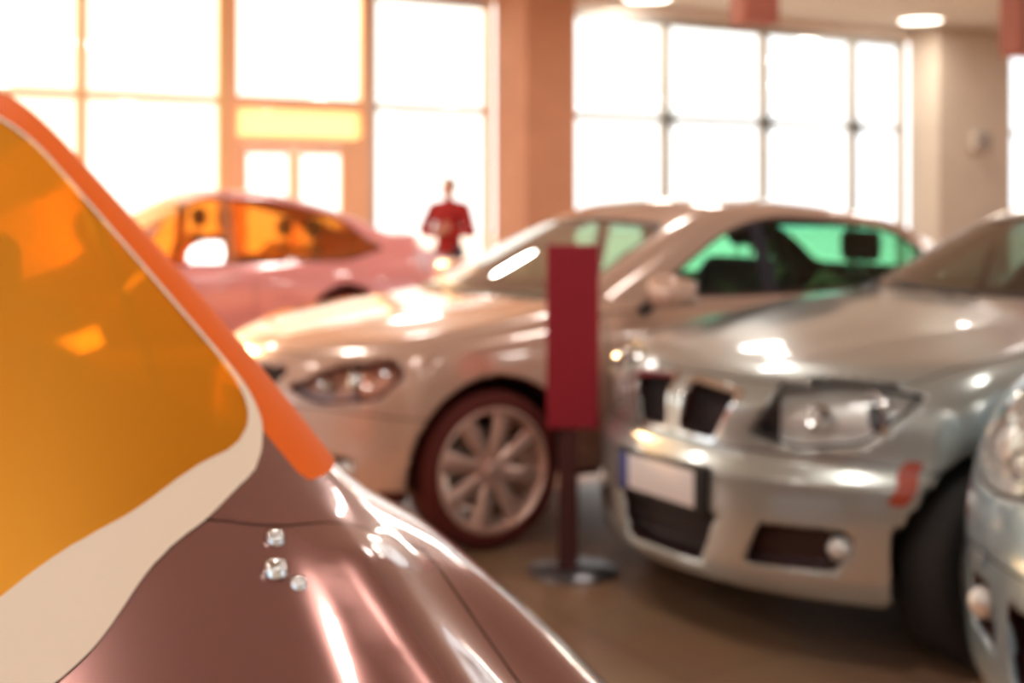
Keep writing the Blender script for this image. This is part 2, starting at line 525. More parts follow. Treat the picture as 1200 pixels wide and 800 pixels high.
def side_mirror(root, x, y, z, paint, sides):
    for s in sides:
        c = (0, 0, 0)
        def f(X, Y, Z):
            sc = 1 + .25*np.clip(Y*s/.12, -1, 1)
            return rounded_field((0, 0, 0), (.075, .115, .07), .06)(X*1.0, Y, Z/np.maximum(.7, 1.0-.2*(Y*s/.12)))
        P, F = nets(f, (-.16, -.2, -.16), (.16, .2, .16), .016)
        P2 = P.copy(); P2[:, 0] = np.minimum(P2[:, 0], .055)
        o = Skin(P2, F).obj('side_mirror', paint, root, None)
        o.location = (x, s*y, z)
        bm = bmesh.new(); add_box(bm, (.054, -.095, -.05), (.058, .095, .05))
        link('mirror_glass', mesh_of(bm, 'mirror_glass'), M['mirror'], o)
        bm = bmesh.new(); add_tube(bm, [(-.02, -s*.09, -.03), (-.01, -s*.15, -.07), (-.01, -s*.22, -.11)], [.03, .028, .03], 10)
        link('mirror_arm', mesh_of(bm, 'mirror_arm', 40), M['black'], o)

def make_car(label, p, loc, rz, mats, h=.025, inner=True, wheel=('five', 7, False, .74), doors=True, detail=None, cover_h=.018, cat='car', group=None):
    root = empty('car', loc, rz); tag(root, label, cat, group)
    base, wheels, low, gh = car_field(p)
    W, L = p['W'], p['L']
    fe = p.get('front', {})
    def q_(x, y): return x + np.abs(y)
    recess = []                                                     # (function g(x,y,z) of the outline, depth)
    if 'headlight' in fe: recess.append((lambda x, y, z: np.maximum(poly(q_(x, y), z, fe['headlight'], .02), x-1.0), .07))
    for pts in fe.get('centre', []): recess.append((lambda x, y, z, pts=pts: np.maximum(poly(np.abs(y), z, pts, .02), x-.7), .06))
    if 'fog' in fe: recess.append((lambda x, y, z: np.maximum(poly(q_(x, y), z, fe['fog'], .015), x-.9), .06))
    def solid(x, y, z):
        b = base(x, y, z)
        d = smax(b, -wheels(x, y, z), .012)
        for g, dep in recess:
            d = smax(d, -smax(g(x, y, z), -(b+dep), .01), .008)
        return d
    lo = (-.08, -W-.08, .08); hi = (L+.08, W+.08, max(v[1] for v in p['roof'])+.08)
    P, F = nets(solid, lo, hi, h)
    body = Skin(P, F)
    # wheel arch liners, underbody
    arch = lambda x, y, z: np.minimum.reduce([np.sqrt((x-w)**2+(z-p['rw'])**2) for w in p['xw']]) - (p['ra']+.006)
    a, body = body.split(arch)
    for s in a.sides():
        f_, b_ = s.split(lambda x, y, z: x - sum(p['xw'])/2)
        for s2 in (f_, b_): s2.obj('wheel_arch_liner', mats['liner'], root, solid)
    a, body = body.split(lambda x, y, z: np.maximum(z - (p['zb']+.075), np.abs(x-L/2)-L/2+.35))
    a.obj('underbody', mats['liner'], root, solid)
    # recessed fittings
    if 'headlight' in fe:
        a, body = body.split(lambda x, y, z: recess[0][0](x, y, z) - .004)
        sg = None
        if 'signal' in fe: sg, a = a.split(lambda x, y, z: q_(x, y) - fe['signal'])
        bowls = [s.obj('headlight', mats['bowl'], root, solid) for s in a.sides()]
        if sg:
            for s, b in zip(sg.sides(), bowls): s.obj('turn_signal', M['bowl_dark'], b, solid)
        cp, cf = nets(base, (-.05, -W-.05, .45), (1.2, W+.05, 1.15), cover_h)
        cov, _ = Skin(cp, cf).split(lambda x, y, z: recess[0][0](x, y, z) + .002)
        cov, _ = cov.split(lambda x, y, z: z-1.05)
        rimz, lens = cov.split(lambda x, y, z: -(recess[0][0](x, y, z) + .014))
        for s, b in zip(lens.sides(), bowls): s.obj('headlight_cover', M['lamp_clear'], b, base, .001)
        for s, b in zip(rimz.sides(), bowls): s.obj('headlight_rim', mats.get('lamp_rim', M['black']), b, base, .002)
        for (yq, z, r, m1) in fe.get('lamps', []):
            for sgn, b in zip((-1, 1), bowls):
                x = solve_front(base, yq, z) + .012 + r*.75
                bm = bmesh.new()
                add_lathe(bm, [(r*.78, .03), (r*1.0, .0), (r*1.06, -.012), (r*1.0, -.016), (r*.86, -.004)], 28, 'X')
                tf = Matrix.Translation((x, sgn*yq, z)) @ Matrix.Rotation(sgn*.35, 4, 'Z')
                bmesh.ops.transform(bm, matrix=tf, verts=bm.verts)
                link('lamp_bezel', mesh_of(bm, 'lamp_bezel', 40), mats.get('lamp_ring', M['chrome']), b)
                bm = bmesh.new()
                add_lathe(bm, [(r*.85, .006), (r*.75, -.004), (r*.5, -.014), (r*.25, -.019), (.001, -.02)], 28, 'X')
                bmesh.ops.transform(bm, matrix=tf, verts=bm.verts)
                link('projector_lens', mesh_of(bm, 'projector_lens', 60), M[m1] if isinstance(m1, str) else m1, b)
    n0 = 1 if 'headlight' in fe else 0
    for i, pts in enumerate(fe.get('centre', [])):
        a, body = body.split(lambda x, y, z: recess[n0+i][0](x, y, z) - .003)
        spec = fe['centre_names'][i]
        if spec == 'kidney_grille':
            zs = [q[1] for q in pts]; ys = [q[0] for q in pts]
            for sgn, s in zip((-1, 1), a.sides()):
                g = s.obj('kidney_grille', mats['grille'], root, solid)
                bm = bmesh.new()
                for k in range(7):
                    yy = min(ys) + (max(ys)-min(ys))*(k+1)/8
                    z0, z1 = min(zs)+.008, max(zs)-.008
                    xa = solve_front(base, yy, z0)+.03; xb = solve_front(base, yy, z1)+.03
                    add_tube(bm, [(xa, sgn*yy, z0), (xb, sgn*yy, z1)], .004, 6)
                link('grille_bar', mesh_of(bm, 'grille_bar', 40), M['black'], g)
                # chrome rim from a band on the unrecessed face
                bp, bf = nets(base, (-.05, min(-W, -.4), min(zs)-.08), (.5, max(W, .4), max(zs)+.08), .014)
                o_ = lambda x, y, z: np.maximum(poly(np.abs(y), z, pts, .02), x-.5)
                band, _ = Skin(bp, bf).split(lambda x, y, z: o_(x, y, z) - .016)
                _, band = band.split(lambda x, y, z: o_(x, y, z) - .001)
                band = band.sides()[0 if sgn < 0 else 1]
                band.obj('grille_surround', mats.get('surround', M['chrome']), g, base, .004)
        else:
            g = a.obj(spec, mats['grille'], root, solid)
            zs = [q[1] for q in pts]; ys = max(q[0] for q in pts)
            bm = bmesh.new()
            for k in range(3):
                z = min(zs) + (max(zs)-min(zs))*(k+1)/4
                line = []
                for t in np.linspace(-ys*.86, ys*.86, 9): line.append((solve_front(base, abs(t), z)+.03, t, z))
                add_tube(bm, line, .006, 6)
            link('grille_bar', mesh_of(bm, 'grille_bar', 40), M['black'], g)
    if 'fog' in fe:
        a, body = body.split(lambda x, y, z: recess[-1][0](x, y, z) - .003)
        fy, fz, fr = fe['fog_lamp']
        for sgn, s in zip((-1, 1), a.sides()):
            g = s.obj('fog_lamp_pocket', mats['grille'], root, solid)
            x = solve_front(base, fy, fz) + .02
            bm = bmesh.new()
            add_lathe(bm, [(.001, -.02), (fr*.6, -.016), (fr, -.004), (fr*1.1, .0), (fr*1.1, .04)], 24, 'X')
            bmesh.ops.transform(bm, matrix=Matrix.Translation((x, sgn*fy, fz)) @ Matrix.Rotation(sgn*.3, 4, 'Z'), verts=bm.verts)
            link('fog_lamp', mesh_of(bm, 'fog_lamp', 40), M['bowl'], g)
    if 'indicator' in fe:
        ind = lambda x, y, z: np.maximum(poly(x, z, fe['indicator'], .01), .5-np.abs(y))
        a, body = body.split(ind)
        for s in a.sides(): s.obj('side_reflector', M['amber'], root, solid, .003)
    if 'plate' in fe:
        pw, z0, z1 = fe['plate']
        x = solve_front(base, pw*.9, .5*(z0+z1)) - .012
        xt = solve_front(base, 0, z1)-.012; xb_ = solve_front(base, 0, z0)-.012
        x = min(xt, xb_)
        pl = box_obj('number_plate', (x-.006, -pw+.03, z0+.018), (x-.002, pw-.03, z1-.016), M['plate'], root, .002)
        f_ = box_obj('plate_holder', (x, -pw, z0), (x+.045, pw, z1), M['black'], pl, .008)
        box_obj('plate_band', (x-.0075, pw-.03-.05, z0+.018), (x-.0055, pw-.03, z1-.016), M['plate_blue'], pl, .0005)
    if 'emblem' in fe:
        ez, er = fe['emblem']; x = solve_front(base, 0, ez)
        bm = bmesh.new(); add_lathe(bm, [(.001, -.008), (er*.8, -.008), (er, 0), (er, .02)], 28, 'X')
        bmesh.ops.transform(bm, matrix=Matrix.Translation((x, 0, ez)), verts=bm.verts)
        link('emblem', mesh_of(bm, 'emblem', 40), mats.get('grille'), root)
    # glass
    xc, zc = p['cowl']; roof = curve(p['roof'])
    gw = lambda x, z: p['yb'] - p['tumble']*(z-.95)
    deck = curve(p['deck'])
    xmid = .5*(p['cowl'][0]+p['rear'][0])
    tb_ = math.tan(math.radians(p['ws_angle']))
    ztop_ws = p.get('ws_top', 1.335)
    on_gh = lambda x, y, z: np.abs(gh(x, y, z)) - .02
    def ws(x, y, z, side_in=0., low_in=0.):
        k = p.get('ws_corner', .05)
        e = np.abs(y) - (gw(x, z) - p.get('pillar', .085)) + side_in
        g = smax(e, z - ztop_ws + .03*(y/.6)**2 + side_in, k)
        g = smax(g, deck(x) + p.get('ws_low', .012) - p['crown']*(y/.8)**2 - z + low_in, k)
        return np.maximum(g, x - xmid)
    seal_in, seal_low = p.get('seal', (.012, .012))
    def side(x, y, z):
        g = poly(x, z, p['dlo'], .03)
        ysurf = p['yb'] - p['tumble']*(z-.95) - .10*np.clip((x-2.7)/1.3, 0, 1)**2
        return np.maximum(g, (ysurf-.09) - np.abs(y))
    def rearw(x, y, z):
        e = np.abs(y) - (gw(x, z) - .14)
        g = smax(e, z - 1.30, .05); g = smax(g, 1.04 - z, .05)
        return np.maximum(g, xmid+.3 - x)
    a, body = body.split(ws)
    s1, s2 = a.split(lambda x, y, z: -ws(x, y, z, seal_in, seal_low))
    s1.obj('windscreen_seal', mats.get('seal', M['black']), root, solid, .002)  # on the near car this band is a reflection painted cream
    wso = s2.obj('windscreen', mats['windscreen'], root, solid)
    if 'pillar_glare' in mats:
        a, body = body.split(lambda x, y, z: np.maximum.reduce([p.get('trim_low', 1.05)-z, z-ztop_ws-.02, x-xmid, (gw(x, z)-p['pillar']-.03) - np.abs(y), (x - p['pillar_x'](z))]))
        for s in a.sides(): s.obj('windscreen_pillar', mats['pillar_glare'], root, solid)
    a, body = body.split(rearw); a.obj('rear_window', mats['glass'], root, solid)
    a, body = body.split(side)
    s1, glass = a.split(lambda x, y, z: -(side(x, y, z)+.016))
    s1.objs('window_trim', mats.get('trim', M['black']), root, solid, offset=.002)
    cuts = p.get('posts', [2.25]); rest = glass
    for c, wd in cuts:
        f_, rest = rest.split(lambda x, y, z: x - (c-wd))
        for s in f_.sides(): s.obj('side_window', mats['glass'], root, solid, -.004)
        b_, rest = rest.split(lambda x, y, z: x - (c+wd))
        for s in b_.sides(): s.obj('window_post', mats.get('post', M['black']), root, solid)
    for s in rest.sides(): s.obj('side_window', mats['glass'], root, solid, -.004)
    shell_all = body                                                # for the cabin lining
    # panels
    hw = curve(p.get('hood', [(0, .34), (.3, .5), (.7, .64), (1.4, .70)]))
    hood = lambda x, y, z: np.maximum.reduce([np.abs(y)-hw(x), x-(xc+.22), p.get('hood_z', .80)-z])
    gap = p.get('gap', .0025)
    def panel(sk, g, name, parts_sides):
        a_, rest_ = sk.split(lambda x, y, z: g(x, y, z) - gap)
        s_, a_ = a_.split(lambda x, y, z: -(g(x, y, z) + gap))
        res = []
        for s in (a_.sides() if parts_sides else (a_,)):
            res.append(s.obj(name, mats['paint'], root, solid))
        s_.objs('panel_gap', mats.get('seam', M['seam']), root, solid, offset=-.004)
        return rest_, res
    body, _ = panel(body, hood, 'hood', False)
    body, _ = panel(body, lambda x, y, z: np.maximum(z - p.get('bumper_z', .60) + .12*np.clip(x-.2, 0, 1), x - (p['xw'][0]-p['ra']*.72)), 'front_bumper', False)
    body, _ = panel(body, lambda x, y, z: np.maximum(z - .62, (p['xw'][1]+p['ra']*.78) - x), 'rear_bumper', False)
    if doors:
        for k, pts in enumerate(p['doors']):
            body, ds = panel(body, lambda x, y, z: np.maximum(poly(x, z, pts, .03), .45-np.abs(y)), 'front_door' if k == 0 else 'rear_door', True)
            hx = max(q[0] for q in pts) - .2
            for sgn, d in zip((-1, 1), ds):
                if d is None: continue
                yy = solve_side(base, hx, .83)
                bm = bmesh.new(); add_box(bm, (hx-.1, sgn*yy-.022, .815), (hx+.1, sgn*yy+.022, .85), .014)
                link('door_handle', mesh_of(bm, 'door_handle', 40), mats['paint'], d)
    # tail lamps
    tl = p.get('tail_lamp')
    if tl:
        a, body = body.split(lambda x, y, z: np.maximum(poly(np.abs(y)+(L-x)*.6, z, tl, .02), L-.75-x))
        for s in a.sides(): s.obj('tail_lamp', mats['tail'], root, solid, .003)
    body.obj('body_shell', mats['paint'], root, solid)
    # cabin lining: the inner face of the shell above the sills, with the same openings
    if inner:
        up, _ = shell_all.split(lambda x, y, z: np.maximum(.5 - z, np.maximum(xc+.1 - x, x - (p['rear'][0]+.1))))
        up.obj('cabin_lining', mats['lining'], root, solid, -.03)
        add_interior(root, p, mats['seat'], mats['lining'], low, gh)
    side_mirror(root, *p['mirror'], mats['paint'], p.get('mirror_sides', (-1, 1)))
    for sgn in (-1, 1):
        bm = bmesh.new()
        line = []
        for t in np.linspace(0, 1, 8):
            yv = sgn*.05 + (.42)*t*1.0 - .1
            zz = float(deck(xc+.1)) + .02 + .06*t*0
            xs = xc + p['ws_bow']*(yv/.72)**2 + .06*t
            zz = p['cowl'][1] + (.06*t)*tb_ + .03
            line.append((xs, yv, zz))
        add_tube(bm, line, .007, 6)
        link('wiper', mesh_of(bm, 'wiper', 40), M['black'], root)
    add_wheels(root, p, mats, wheel[0], wheel[1], wheel[2], wheel[3])
    return root, base

def params(**kw):
    p = {k: v for k, v in BASE.items()}; p.update(kw); return p

DLO = [(1.62, .985), (2.6, .96), (3.45, 1.0), (3.62, 1.06), (3.30, 1.285), (2.7, 1.35), (2.25, 1.35), (2.02, 1.28)]
DOORS = [[(1.38, .36), (2.38, .30), (2.38, .945), (1.36, .93)], [(2.40, .30), (3.05, .30), (3.36, .72), (3.36, .96), (2.40, .945)]]

# silver saloon
P_SILVER = params(L=4.5, W=.908, xw=(.66, 3.42), rw=.33, ra=.385, zb=.20,
    nose=[(.15, .10), (.22, -.01), (.30, -.02), (.42, -.02), (.56, -.015), (.62, .03), (.78, .05), (.86, .12), (.95, .3)],
    deck=[(0, .83), (.12, .865), (.5, .935), (1.0, 1.0), (1.5, 1.05), (2.1, .98), (3.3, .98), (3.8, 1.03), (4.5, 1.0)],
    cowl=(1.36, 1.03), ws_angle=21.5, hood_z=.845, seat_x=2.25, mirror=(1.92, .98, 1.05), mirror_sides=(-1,), posts=[(2.5, .04)], doors=DOORS,
    dlo=[(1.86, 1.0), (2.6, .97), (3.45, 1.0), (3.62, 1.06), (3.35, 1.30), (2.95, 1.37), (2.75, 1.37), (2.5, 1.29)],
    roof=[(2.2, 1.44), (2.6, 1.47), (3.0, 1.47), (3.4, 1.42), (3.8, 1.32)], ridge=.004, ws_top=1.36,
    tail_lamp=[(.45, .72), (.95, .74), (.95, .9), (.45, .9)],
    hood=[(0, .30), (.15, .46), (.4, .70), (.8, .77), (1.6, .78)], bumper_z=.64,
    front=dict(headlight=[(.41, .69), (.62, .655), (.90, .685), (1.17, .838), (.84, .866), (.54, .832)],
        lamps=[(.635, .765, .075, 'bowl_dark'), (.50, .755, .04, 'lens')], signal=.545,
        centre=[[(.03, .665), (.19, .655), (.265, .80), (.045, .82)], [(-.19, .27), (.19, .27), (.25, .43), (-.25, .43)]],
        centre_names=['kidney_grille', 'lower_intake'],
        fog=[(.40, .30), (.78, .315), (.86, .40), (.82, .43), (.46, .425)], fog_lamp=(.60, .375, .032),
        plate=(.23, .425, .575), indicator=[(.255, .52), (.295, .52), (.365, .65), (.325, .65)]))

W_paint = principled('silver paint', (.43, .455, .43), .28, .65, coat=1)
silver_mats = dict(paint=W_paint, liner=M['liner'], bowl=M['bowl'], grille=principled('dark grille', (.03, .008, .008), .5), glass=thin_glass('tinted side glass', (.30, .42, .38)),
    windscreen=thin_glass('green tinted windscreen', (.28, .40, .34), base=.04), lining=M['cabin_dark'], seat=M['seat_dark'], tyre=M['tyre'], rim=M['alloy'], tail=M['tail_red'], surround=M['chrome'], lamp_rim=principled('grey lamp rim', (.05, .05, .05), .5))
make_car('silver saloon car with twin kidney grille, framed number plate and orange side reflector', P_SILVER, (2.635, 3.40, 0), 0., silver_mats, h=.022, wheel=('silver', 7, True, .72))

# white saloon
P_WHITE = params(L=4.7, W=.9, xw=(.85, 3.6), rw=.325, ra=.385, zb=.21, seat_x=2.2, mirror=(1.66, .99, 1.03), cowl=(1.10, .985), ws_angle=24.5,
    dlo=[(1.68, .985), (2.6, .965), (3.55, 1.0), (3.80, 1.06), (3.42, 1.28), (2.85, 1.345), (2.5, 1.345), (2.24, 1.28)],
    posts=[(2.45, .045)], doors=[[(1.42, .36), (2.46, .30), (2.46, .95), (1.40, .935)], [(2.48, .30), (3.15, .30), (3.46, .72), (3.46, .97), (2.48, .95)]],
    roof=[(1.8, 1.40), (2.2, 1.44), (2.75, 1.45), (3.4, 1.38), (3.9, 1.28)], rear=(4.25, 1.0), tail_lamp=[(.45, .72), (.95, .74), (.95, .9), (.45, .9)],
    front=dict(headlight=[(.56, .66), (.80, .61), (1.16, .64), (1.30, .74), (1.24, .79), (.90, .765)],
        lamps=[(.66, .70, .055, 'lens_warm'), (.56, .675, .035, 'lens')],
        centre=[[(-.34, .66), (.34, .66), (.42, .73), (-.42, .73)], [(-.40, .27), (.40, .27), (.46, .42), (-.46, .42)]], centre_names=['front_grille', 'lower_intake'],
        fog=[(.84, .32), (1.0, .33), (1.02, .40), (.88, .41)], fog_lamp=(.68, .365, .028), emblem=(.76, .045)))
white_paint = principled('cream white paint', (.58, .375, .285), .22, .15, coat=1)
white_mats = dict(paint=white_paint, liner=M['liner_glare'], bowl=M['bowl_warm'], grille=M['black_glare'], glass=thin_glass('green side glass', (.38, .78, .60), base=.0),
    windscreen=thin_glass('clear windscreen', (.75, .84, .76), base=.42), lining=M['cabin'], seat=M['seat'], tyre=M['tyre_glare'], rim=M['alloy_warm'], tail=M['tail_red'],
    lamp_rim=M['black_glare'], surround=M['chrome'], post=M['seat_dark'], trim=M['black_glare'])
make_car('cream white saloon car with eight-spoke alloy wheels behind the crimson stand', P_WHITE, (1.77, 5.36, 0), 0., white_mats, h=.025, wheel=('white', 8, False, .78))

# compact silver-blue car at the frame edge
P_BLUE = params(L=4.1, W=.86, xw=(.80, 3.3), rw=.32, ra=.375, zb=.25, seat_x=2.0, mirror=(1.66, .94, 1.12),
    nose=[(.15, .16), (.24, .03), (.4, .0), (.6, .0), (.74, .03), (.9, .12), (1.05, .3)],
    waist=[(.15, .07), (.32, .015), (.5, 0), (.72, .006), (.9, .03), (1.0, .065), (1.1, .11)],
    deck=[(0, .92), (.12, .96), (.5, 1.03), (1.0, 1.09), (1.4, 1.12), (2.0, 1.05), (3.3, 1.06), (4.1, 1.06)],
    cowl=(1.0, 1.09), ws_angle=34, roof=[(1.5, 1.52), (2.0, 1.57), (2.6, 1.58), (3.3, 1.53), (3.8, 1.46)], rear=(4.0, 1.08), rear_angle=62, ws_top=1.46,
    dlo=[(1.6, 1.09), (2.6, 1.07), (3.3, 1.10), (3.5, 1.16), (3.3, 1.42), (2.7, 1.48), (2.15, 1.48), (1.9, 1.38)], posts=[(2.3, .04)],
    doors=[[(1.36, .40), (2.32, .34), (2.32, 1.05), (1.34, 1.04)], [(2.34, .34), (2.86, .34), (3.1, .76), (3.1, 1.06), (2.34, 1.05)]],
    tail_lamp=[(.45, .8), (.95, .82), (.95, 1.0), (.45, 1.0)], hood_z=.93,
    front=dict(headlight=[(.50, .76), (.74, .73), (.98, .74), (1.16, .84), (1.10, .965), (.80, .95)],
        lamps=[(.62, .83, .06, 'lens'), (.50, .81, .04, 'lens')],
        centre=[[(-.3, .74), (.3, .74), (.36, .86), (-.36, .86)], [(-.42, .36), (.42, .36), (.46, .52), (-.46, .52)]], centre_names=['front_grille', 'lower_intake'],
        fog=[(.66, .40), (.92, .41), (.94, .52), (.72, .53)], fog_lamp=(.62, .46, .035), emblem=(.90, .04)))
blue_paint = principled('pale blue silver paint', (.30, .44, .55), .28, .5, coat=1)
blue_mats = dict(silver_mats); blue_mats.update(paint=blue_paint, glass=thin_glass('tinted blue glass', (.35, .45, .45)))
make_car('pale blue-silver hatchback cut off by the frame edge, nose beside the silver saloon', P_BLUE, (2.30, 1.42, 0), 0., blue_mats, h=.025, wheel=('blue', 5, True, .72))

# red coupe by the windows
P_RED = params(L=4.45, W=.89, xw=(.86, 3.45), rw=.32, ra=.375, seat_x=2.1, mirror=(1.72, .97, 1.0),
    dlo=[(1.60, .90), (2.6, .885), (3.5, .90), (3.86, 1.0), (3.5, 1.28), (2.9, 1.44), (2.3, 1.46), (2.0, 1.37)], posts=[(2.45, .05)],
    doors=[[(1.40, .36), (2.62, .30), (2.62, .86), (1.38, .86)]],
    roof=[(1.6, 1.48), (2.1, 1.55), (2.7, 1.54), (3.4, 1.41), (4.0, 1.2)], rear=(4.5, .98), rear_angle=24, ws_top=1.43,
    deck=[(0, .74), (.12, .78), (.5, .84), (1.0, .90), (1.4, .95), (2.0, .90), (3.3, .99), (3.9, 1.14), (4.45, 1.15)], hood_z=.74, cowl=(1.12, .92),
    tail_lamp=[(.42, .80), (.98, .80), (.98, .95), (.42, .97)],
    front=dict(headlight=[(.56, .62), (.80, .58), (1.16, .60), (1.28, .69), (1.2, .73), (.90, .71)], lamps=[(.64, .65, .05, 'lens')],
        centre=[[(-.34, .50), (.34, .50), (.40, .58), (-.40, .58)]], centre_names=['front_grille'], fog=[(.80, .3), (1.0, .31), (1.02, .38), (.84, .39)], fog_lamp=(.66, .345, .028)))
red_paint = principled('rose red paint', (.80, .30, .29), .3, .1, coat=1)
red_mats = dict(paint=red_paint, liner=M['liner_glare'], bowl=M['bowl'], grille=M['black_glare'], glass=thin_glass('glare orange glass', (.95, .55, .18), base=.02, glow=(.9, .32, .04), glow_fac=.2),  # orange of the panes is warm glare put into the glass
    windscreen=thin_glass('glare orange windscreen', (.95, .6, .25), base=.05, glow=(.9, .35, .05), glow_fac=.3), lining=principled('glare tinted cabin lining', (.8, .34, .08), .85),
    seat=principled('glare tinted seat leather', (.75, .28, .06), .7), tyre=M['tyre_glare'], rim=M['alloy_warm'], tail=M['tail'], post=principled('orange brown post', (.5, .16, .04), .5))  # lining and seats coloured orange to carry the glow behind the panes
make_car('rose red fastback coupe with glare-tinted windows parked along the bright window wall', P_RED, (1.05, 11.15, 0), 0., red_mats, h=.03, wheel=('red', 7, False, .74))

# near car, seen across its windscreen and bonnet
P_NEAR = params(L=4.3, W=.88, xw=(.82, 3.4), rw=.32, ra=.375, seat_x=2.1, mirror=(1.9, .97, 1.12),
    deck=[(0, .78), (.12, .82), (.5, .82), (.9, .915), (1.1, .975), (1.3, 1.045), (1.5, 1.09), (2.0, 1.02), (3.3, 1.02), (4.3, 1.02)],
    waist=[(.15, .07), (.32, .015), (.5, 0), (.72, .006), (.86, .03), (.96, .065), (1.06, .11), (1.16, .16)],
    cowl=(1.10, 1.04), ws_angle=25.2, ws_low=.055, gap=.0015, mirror_sides=(), seal=(.006, .012), ridge=.05, ridge_y=.53, ridge_dy=.04, ridge_w=.075, ridge_end=1.5, pillar_x=lambda z: 1.52 + (z-1.05)/math.tan(math.radians(25.2)) + .05, roof=[(1.9, 1.64), (2.3, 1.68), (2.7, 1.69), (3.4, 1.62), (4.0, 1.45)], rear=(4.2, 1.02), rear_angle=45, ws_top=1.60,
    dlo=[(1.66, 1.06), (2.6, 1.04), (3.5, 1.08), (3.7, 1.14), (3.4, 1.48), (2.7, 1.57), (2.45, 1.57), (2.2, 1.46)], posts=[(2.4, .04)],
    doors=[[(1.44, .40), (2.4, .34), (2.4, 1.02), (1.42, 1.01)], [(2.42, .34), (3.0, .34), (3.26, .74), (3.26, 1.04), (2.42, 1.02)]],
    tail_lamp=[(.45, .76), (.95, .78), (.95, .95), (.45, .95)], hood_z=.78, ws_corner=.10, pillar=.085, trim_low=1.10,
    front=dict(headlight=[(.56, .62), (.80, .58), (1.16, .62), (1.28, .72), (1.2, .76), (.90, .73)], lamps=[(.64, .67, .05, 'lens')],
        centre=[[(-.34, .50), (.34, .50), (.40, .60), (-.40, .60)]], centre_names=['front_grille'], fog=[(.80, .3), (1.0, .31), (1.02, .38), (.84, .39)], fog_lamp=(.66, .345, .028)))
near_paint = principled('plum paint', (.25, .095, .08), .22, .45, coat=1)
near_mats = dict(paint=near_paint, liner=M['liner'], bowl=M['bowl'], grille=M['black'], glass=thin_glass('glare tinted side glass', (.8, .4, .08)),  # side panes take the same painted glare as the windscreen
    windscreen=thin_glass('glare-tinted windscreen', (.95, .32, .01), refl=(1, .5, .08), rough=.4, base=.05, glow=(1., .31, .006), glow_fac=.8), lining=M['cabin'], seat=M['seat'],  # amber tint imitates orange glare lying across the screen
    tyre=M['tyre'], rim=M['alloy'], tail=M['tail_red'], seam=principled('brown seam', (.16, .06, .05), .7), pillar_glare=principled('glare tinted pillar', (.74, .115, .002), .6, spec=.12), seal=principled('painted screen reflection', (.8, .64, .5), .5, spec=.3))  # pillar colour carries painted glare; cream border imitates a reflection
NA = math.radians(91.)
cx, cy = -.115, 1.55
wx, wy = .857*cx + .515*cy, -.515*cx + .857*cy
lx, ly = 1.42, -.74
NEAR = make_car('plum car close to the lens, glare-tinted windscreen and sloping bonnet crossing the corner', P_NEAR,
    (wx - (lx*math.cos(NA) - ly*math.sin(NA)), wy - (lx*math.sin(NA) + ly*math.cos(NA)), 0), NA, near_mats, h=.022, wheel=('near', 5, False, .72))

near_root, near_base = NEAR
near_root_inv = Matrix.Translation(near_root.location) @ Matrix.Rotation(NA, 4, 'Z')
for (wx_, wy_, nr) in ((.454, 1.213, 1.5), (.472, 1.262, 1.2), (.470, 1.192, 1.)):
    lp = near_root_inv.inverted() @ Vector((wx_, wy_, 0))
    a_, b_ = .7, 1.5
    for _ in range(40):
        m_ = .5*(a_+b_)
        if near_base(np.array([lp.x]), np.array([lp.y]), np.array([m_]))[0] > 0: b_ = m_
        else: a_ = m_
    bm = bmesh.new(); add_lathe(bm, [(.009*nr, -.004), (.0085*nr, .003*nr), (.006*nr, .007*nr), (.001, .0085*nr)], 20, 'Z')
    link('washer_nozzle', mesh_of(bm, 'washer_nozzle', 60), M['chrome'], near_root).location = (lp.x, lp.y, a_)

# ------------------------------------------------------------------ the showroom
X0, X1, Y0, Y1, ZC = -9., 24., -8., 14., 4.1
box_obj('floor', (X0-.3, Y0-.3, -.12), (X1+.3, Y1+.3, 0), M['floor'], kind='structure')
box_obj('exterior_ground', (X0-30, Y0-30, -.30), (X1+30, Y1+40, -.14), M['ground'], kind='structure')
box_obj('ceiling', (X0-.3, Y0-.3, ZC), (X1+.3, Y1+.3, ZC+.2), M['ceiling'], kind='structure')

def wall(name, boxes, mat):
    bm = bmesh.new()
    for lo, hi in boxes: add_box(bm, lo, hi)
    return tag(link(name, mesh_of(bm, name), mat), kind='structure')

ZT = 3.95
wall('wall_back', [((X0-.3, Y1, ZT), (X1+.3, Y1+.25, ZC)), ((X0-.3, Y1, 0), (X1+.3, Y1+.25, .12)), ((X0-.3, Y1, .12), (X0+.3, Y1+.25, ZT)), ((X1-.4, Y1, .12), (X1+.3, Y1+.25, ZT))], M['white'])
wall('wall_right', [((X1, Y0-.3, 0), (X1+.3, Y1, ZC))], M['pier'])
wall('wall_left', [((X0-.3, Y0-.3, 0), (X0, Y1, .5)), ((X0-.3, Y0-.3, 3.6), (X0, Y1, ZC)), ((X0-.3, Y0-.3, .5), (X0, Y0+1, 3.6)), ((X0-.3, 2.5, .5), (X0, 3.3, 3.6)), ((X0-.3, Y1-.6, .5), (X0, Y1, 3.6))], M['white'])
wall('wall_front', [((X0, Y0-.3, 0), (X1, Y0, .5)), ((X0, Y0-.3, 3.4), (X1, Y0, ZC)), ((X0, Y0-.3, .5), (8, Y0, 3.4)), ((X1-6, Y0-.3, .5), (X1, Y0, 3.4))], M['white'])

# columns
def column(name, x0, x1, y0, mat):
    bm = bmesh.new(); add_box(bm, (x0, y0, 0), (x1, Y1-.002, ZC-.002), .012, 1)
    o = tag(link(name, mesh_of(bm, name), mat), kind='structure')
    return o
column('column', 8.16, 8.87, 13.22, M['column'])
column('column', 15.67, 17.35, 13.41, M['pier'])

